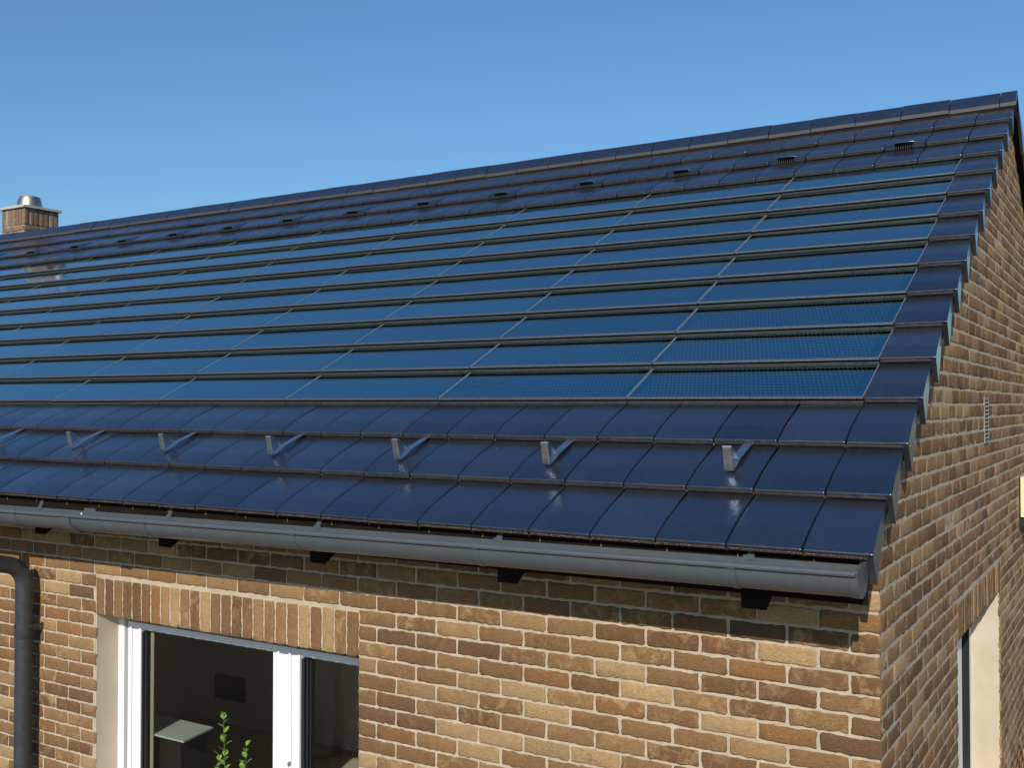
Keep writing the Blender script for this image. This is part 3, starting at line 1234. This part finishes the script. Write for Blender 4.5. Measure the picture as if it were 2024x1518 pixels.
# pressed ribs on the upright plate
for uu in (-0.007, 0.007):
    hmB.prism([(-0.0125, 0.022), (0.0145, 0.106), (0.0105, 0.107), (-0.0160, 0.023)], uu - 0.003, uu + 0.003)
sme = hmA.mesh('strap', M_STEEL)
lme = hmB.mesh('hook_plate', M_STEEL)
hr = random.Random(2)
s_h = 0.50
for k in range(11):
    u = ju(-2) - TW / 2 + 0.004 - 3 * TW * k + hr.gauss(0, 0.004)
    th = thing('snow_hook', 'bent steel snow hook on the lower tiles, %s from the right' % (ORD[k + 1]) if k else 'bent steel snow hook on the lower tiles nearest the gable', 'snow hook',
               (u, YE + s_h * CA, ZE + s_h * SA), (AL, 0, hr.gauss(0, 0.02)), 'snow hooks on the second tile course')
    obj('strap', sme, th)
    obj('hook_plate', lme, th)

# ------------------------------------------------------------------ gutter
GR = 0.082
GYC = -0.467
FALL = 0.0085


def gz_(x):
    return -0.036 + FALL * (x if x < 0 else 0)


def gut_sec(r0, r1, rear=0.022, bead=True):
    pts = []
    N = 20
    for k in range(N + 1):                    # outer arc rear -> bottom -> front
        q = math.pi * k / N
        pts.append((GYC + r0 * math.cos(q), -r0 * math.sin(q)))
    if bead:
        bc = (GYC - r0 - 0.0055, 0.0125)
        for k in range(11):
            q = math.pi * 1.25 - k * 2 * math.pi * 0.80 / 10
            pts.append((bc[0] + 0.0115 * math.cos(q), bc[1] + 0.0115 * math.sin(q)))
    for k in range(N + 1):
        q = math.pi * (N - k) / N
        pts.append((GYC + r1 * math.cos(q), -r1 * math.sin(q)))
    pts.append((GYC + r1, rear))
    pts.append((GYC + r0 + 0.002, rear))
    return pts


def sweep(sec, x0, x1, mb, n=1, mi=0):
    for k in range(n):
        a, b = x0 + (x1 - x0) * k / n, x0 + (x1 - x0) * (k + 1) / n
        np_ = len(sec)
        vs = [(a, y, z + gz_(a)) for y, z in sec] + [(b, y, z + gz_(b)) for y, z in sec]
        fs = [(i, (i + 1) % np_, np_ + (i + 1) % np_, np_ + i) for i in range(np_)]
        if k == 0:
            fs.append(tuple(range(np_))[::-1])
        if k == n - 1:
            fs.append(tuple(range(np_, 2 * np_)))
        mb.add(vs, fs, mi)


gt = thing('gutter', 'slate grey half round gutter hanging along the eaves', 'gutter', (0, 0, 0))
m = MB()
sweep(gut_sec(GR, GR - 0.0025), xe, 0.036, m)
part('trough', m, M_GUT, gt, 40)
m = MB()                                      # end cap
N = 24
disc = [(GYC + (GR + 0.003) * math.cos(math.pi * k / N), -(GR + 0.003) * math.sin(math.pi * k / N)) for k in range(N + 1)]
disc += [(GYC - GR - 0.010, 0.018), (GYC - GR - 0.004, 0.026), (GYC - 0.02, 0.030), (GYC + GR + 0.003, 0.038)]
sweep(disc, 0.036, 0.040, m)
sweep([(y, z) for y, z in gut_sec(GR + 0.0035, GR + 0.0005, 0.038, False)], 0.010, 0.0362, m)
sweep([(GYC - GR - 0.012, 0.014), (GYC - GR - 0.012, 0.026), (GYC + GR + 0.003, 0.042), (GYC + GR + 0.003, 0.030)], 0.030, 0.0425, m)
part('end_cap', m, M_GUT, gt, 40)
for bx in (-0.416, -1.56, -2.62, -3.70, -4.85, -5.97, -7.1, -8.2, -9.3):
    m = MB()
    sec = gut_sec(GR + 0.0035, GR + 0.0004, 0.03, False)
    sweep(sec, bx - 0.0135, bx + 0.0135, m)
    sweep([(GYC - GR - 0.0115, 0.000), (GYC - GR - 0.0125, 0.018), (GYC - GR - 0.005, 0.027), (GYC - GR + 0.004, 0.026), (GYC - GR - 0.003, 0.0)], bx - 0.0135, bx + 0.0135, m)
    # rear strap folded over the back edge
    sweep([(GYC + GR - 0.006, 0.012), (GYC + GR - 0.007, 0.038), (GYC + GR - 0.001, 0.043), (GYC + GR + 0.010, 0.075), (GYC + GR + 0.013, 0.074), (GYC + GR + 0.006, 0.036)], bx - 0.0135 + 0.02, bx + 0.0135 + 0.02, m)
    part('bracket', m, M_GUT, gt, 35)
for bx in (-4.37, -8.4):
    m = MB()
    sweep(gut_sec(GR + 0.006, GR + 0.0004, 0.038, False), bx - 0.05, bx + 0.05, m)
    sweep(gut_sec(GR + 0.010, GR + 0.0062, -0.01, False), bx + 0.03, bx + 0.05, m)
    part('joint_sleeve', m, M_GUT, gt, 35)

m = MB()
fz = gz_(-4.42)
m.add([(-4.428, -0.401, fz + 0.012), (-4.418, -0.401, fz + 0.010), (-4.414, -0.402, fz - 0.010), (-4.416, -0.405, fz - 0.026), (-4.430, -0.405, fz - 0.026), (-4.432, -0.402, fz - 0.008)], [(0, 1, 2, 3, 4, 5)])
part('white_splash', m, M_WHITE, gt)

# ------------------------------------------------------------------ downpipe
dp = thing('downpipe', 'anthracite downpipe bending from the gutter down the front wall', 'drainpipe', (-5.42, -0.1, GND))
off = Vector((-5.42, -0.1, GND))


def arc_path(pts, r, n=10):
    pts = [Vector(p) for p in pts]
    out = [pts[0]]
    for i in range(1, len(pts) - 1):
        a = (pts[i - 1] - pts[i]).normalized()
        b = (pts[i + 1] - pts[i]).normalized()
        ang = a.angle(b)
        d = r / math.tan(ang / 2)
        p0, p1 = pts[i] + a * d, pts[i] + b * d
        c = pts[i] + (a + b).normalized() * (r / math.sin(ang / 2))
        v0, v1 = p0 - c, p1 - c
        tot = v0.angle(v1)
        ax = v0.cross(v1).normalized()
        for k in range(n + 1):
            out.append(c + Matrix.Rotation(tot * k / n, 3, ax) @ v0)
    out.append(pts[-1])
    return out


m = MB()
pth = arc_path([(-5.42, -0.10, GND + 0.02), (-5.42, -0.10, -0.50), (-5.42, GYC, -0.41), (-5.42, GYC, -0.10)], 0.15, 12)
m.tube([p - off for p in pth], 0.055, 28)
part('pipe', m, M_PIPE, dp, 50)
for zz_ in (-0.885, -2.2):
    m = MB()
    m.tube([Vector((-5.42, -0.10, zz_ + d)) - off for d in (-0.08, -0.077, -0.012, -0.011, 0.011, 0.012)], [0.056, 0.0582, 0.0582, 0.0605, 0.0605, 0.056], 28)
    part('collar', m, M_PIPE, dp, 50)
m = MB()
m.box((-0.066, -0.012, -0.885 - GND - 0.012), (-0.056, 0.10, -0.885 - GND + 0.012))
m.box((0.056, -0.012, -0.885 - GND - 0.012), (0.066, 0.10, -0.885 - GND + 0.012))
m.tube([(0.0, -0.06, -0.885 - GND), (0.0, -0.066, -0.885 - GND)], 0.006, 10)
part('wall_clip', m, M_PIPE, dp)

# ------------------------------------------------------------------ gable fittings
vt = thing('wall_vent', 'small louvred grey vent set in the gable brickwork', 'vent', (0.0, 3.13, 0.32))
m = MB()
m.box((-0.02, -0.105, 0.0), (0.006, -0.085, 0.30))
m.box((-0.02, 0.085, 0.0), (0.006, 0.105, 0.30))
m.box((-0.02, -0.085, 0.28), (0.006, 0.085, 0.30))
m.box((-0.02, -0.085, 0.0), (0.006, 0.085, 0.02))
part('frame', m, M_GREYVENT, vt)
m = MB()
for k in range(10):
    z = 0.028 + k * 0.0255
    vs = [(0.005, z), (0.009, z + 0.002), (-0.006, z + 0.018), (-0.010, z + 0.016)]
    m.add([(xx, -0.085, zz) for xx, zz in vs] + [(xx, 0.085, zz) for xx, zz in vs],
          [(0, 1, 2, 3)[::-1], (4, 5, 6, 7), (0, 4, 5, 1)[::-1], (1, 5, 6, 2)[::-1], (2, 6, 7, 3)[::-1], (3, 7, 4, 0)[::-1]])
m.box((-0.02, -0.085, 0.02), (-0.012, 0.085, 0.28), 1)
part('louvres', m, [M_GREYVENT, M_BLACK], vt)

lb = thing('wall_box', 'cream yellow box fixed to the gable wall at the right edge', 'wall box', (0.0, 5.06, -0.34))
m = MB()
m.box((0.012, 0.0, 0.0), (0.15, 0.22, 0.325))
part('housing', m, M_YELLOW, lb)
m = MB()
m.box((-0.005, 0.01, -0.10), (0.012, 0.21, 0.30))
m.box((0.012, 0.03, -0.075), (0.10, 0.19, -0.001))
part('bracket', m, M_GASKET, lb)  # dark bracket; its black also paints in the shadow beneath the box

# ------------------------------------------------------------------ shrub in front of the window
M_LEAF = mat('fresh_green_leaf', (0.16, 0.33, 0.035), 0.45)
t = NT(M_LEAF)
t.base(t.ramp(t.noise(25, 2), [(0.3, (0.09, 0.22, 0.02)), (0.7, (0.24, 0.42, 0.05))]))
M_LEAF.node_tree.nodes['Principled BSDF'].inputs['Subsurface Weight'].default_value = 0.0
M_STEM = mat('green_brown_stem', (0.10, 0.11, 0.04), 0.7)
sh = thing('shrub', 'slender shrub with fresh green leaves rising before the front window', 'shrub', (-3.27, -0.3, GND))
lf, stm = MB(), MB()
lr = random.Random(21)


def leaf(p, d, up, ln, wd):
    d, up = d.normalized(), up.normalized()
    sd_ = d.cross(up).normalized()
    nr = sd_.cross(d)
    pts = []
    prof = [(0, 0.04), (0.2, 0.6), (0.45, 1.0), (0.75, 0.75), (1, 0.05)]
    for a, w in prof:
        c = p + d * ln * a - nr * ln * 0.25 * a * a
        pts += [c - sd_ * wd * w / 2 + nr * wd * 0.12 * w, c, c + sd_ * wd * w / 2 + nr * wd * 0.12 * w]
    fs = []
    for i in range(len(prof) - 1):
        for q in range(2):
            fs.append((i * 3 + q, i * 3 + q + 1, i * 3 + q + 4, i * 3 + q + 3))
    lf.add(pts, fs)


def shoot(p0, p1, n, r0, ln):
    p0, p1 = Vector(p0), Vector(p1)
    pts = []
    side = Vector((lr.uniform(-1, 1), lr.uniform(-1, 1), 0)) * 0.02
    for k in range(13):
        q = k / 12
        pts.append(p0.lerp(p1, q) + side * math.sin(q * 5))
    stm.tube(pts, [r0 * (1 - 0.75 * k / 12) for k in range(13)], 6)
    ph = lr.uniform(0, 6)
    for k in range(n):
        q = 0.25 + 0.75 * k / (n - 1)
        p = p0.lerp(p1, q) + side * math.sin(q * 5)
        ph += 2.4
        e = 0.5 + 0.9 * q
        d = Vector((math.cos(ph), math.sin(ph), e))
        leaf(p, d, Vector((-math.cos(ph) * 0.7, -math.sin(ph) * 0.7, 1)), ln * lr.uniform(0.75, 1.15) * (1.05 - 0.35 * q), ln * 0.52)


base = Vector((0, 0, 0))
H = -1.075 - GND
shoot((0, 0, 0), (-0.085, 0.0, H - 0.02), 58, 0.006, 0.066)
for (dx, dy, hh, n) in ((0.085, 0.0, H - 0.155, 40), (-0.17, 0.03, H - 0.26, 40), (-0.10, -0.05, H - 0.30, 40), (0.02, 0.05, H - 0.28, 36)):
    shoot((dx * 0.3, dy, 0), (dx, dy, hh), n, 0.005, 0.062)
part('stems', stm, M_STEM, sh, 60)
part('leaves', lf, M_LEAF, sh, 60)

# ------------------------------------------------------------------ bare tree in the front garden (mirrored in the right pane)
bt = thing('bare_tree', 'small leafless garden tree in front of the house, mirrored in the window glass', 'tree', (-6.1, -3.4, GND))
tm, bm_ = MB(), MB()
tr_ = random.Random(9)
tm.tube([(0, 0, 0), (0.02, 0.01, 0.5), (-0.01, 0.03, 1.0)], [0.06, 0.05, 0.042], 10)


def branch(p, d, ln, r, depth):
    pts = [Vector(p)]
    dd = Vector(d).normalized()
    for k in range(4):
        dd = (dd + Vector((tr_.gauss(0, 0.13), tr_.gauss(0, 0.13), 0.06))).normalized()
        pts.append(pts[-1] + dd * ln / 4)
    bm_.tube(pts, [r * (1 - 0.13 * k) for k in range(5)], 6)
    if depth:
        for k in range(3 if depth > 1 else 4):
            q = pts[tr_.choice([2, 3, 4])]
            nd = dd + Vector((tr_.uniform(-1, 1), tr_.uniform(-1, 1), tr_.uniform(-0.1, 0.6))) * 0.9
            branch(q, nd, ln * tr_.uniform(0.55, 0.8), r * 0.52, depth - 1)


for k in range(5):
    a = k * 1.3
    branch((-0.01, 0.03, 0.97), (math.cos(a) * 0.7, math.sin(a) * 0.7, 0.8), 0.75, 0.026, 3)
M_BARK = render_mat('dark_bark', (0.03, 0.022, 0.016), (0.06, 0.045, 0.035), 30, 0.005)
part('trunk', tm, M_BARK, bt, 60)
part('branches', bm_, M_BARK, bt, 60)
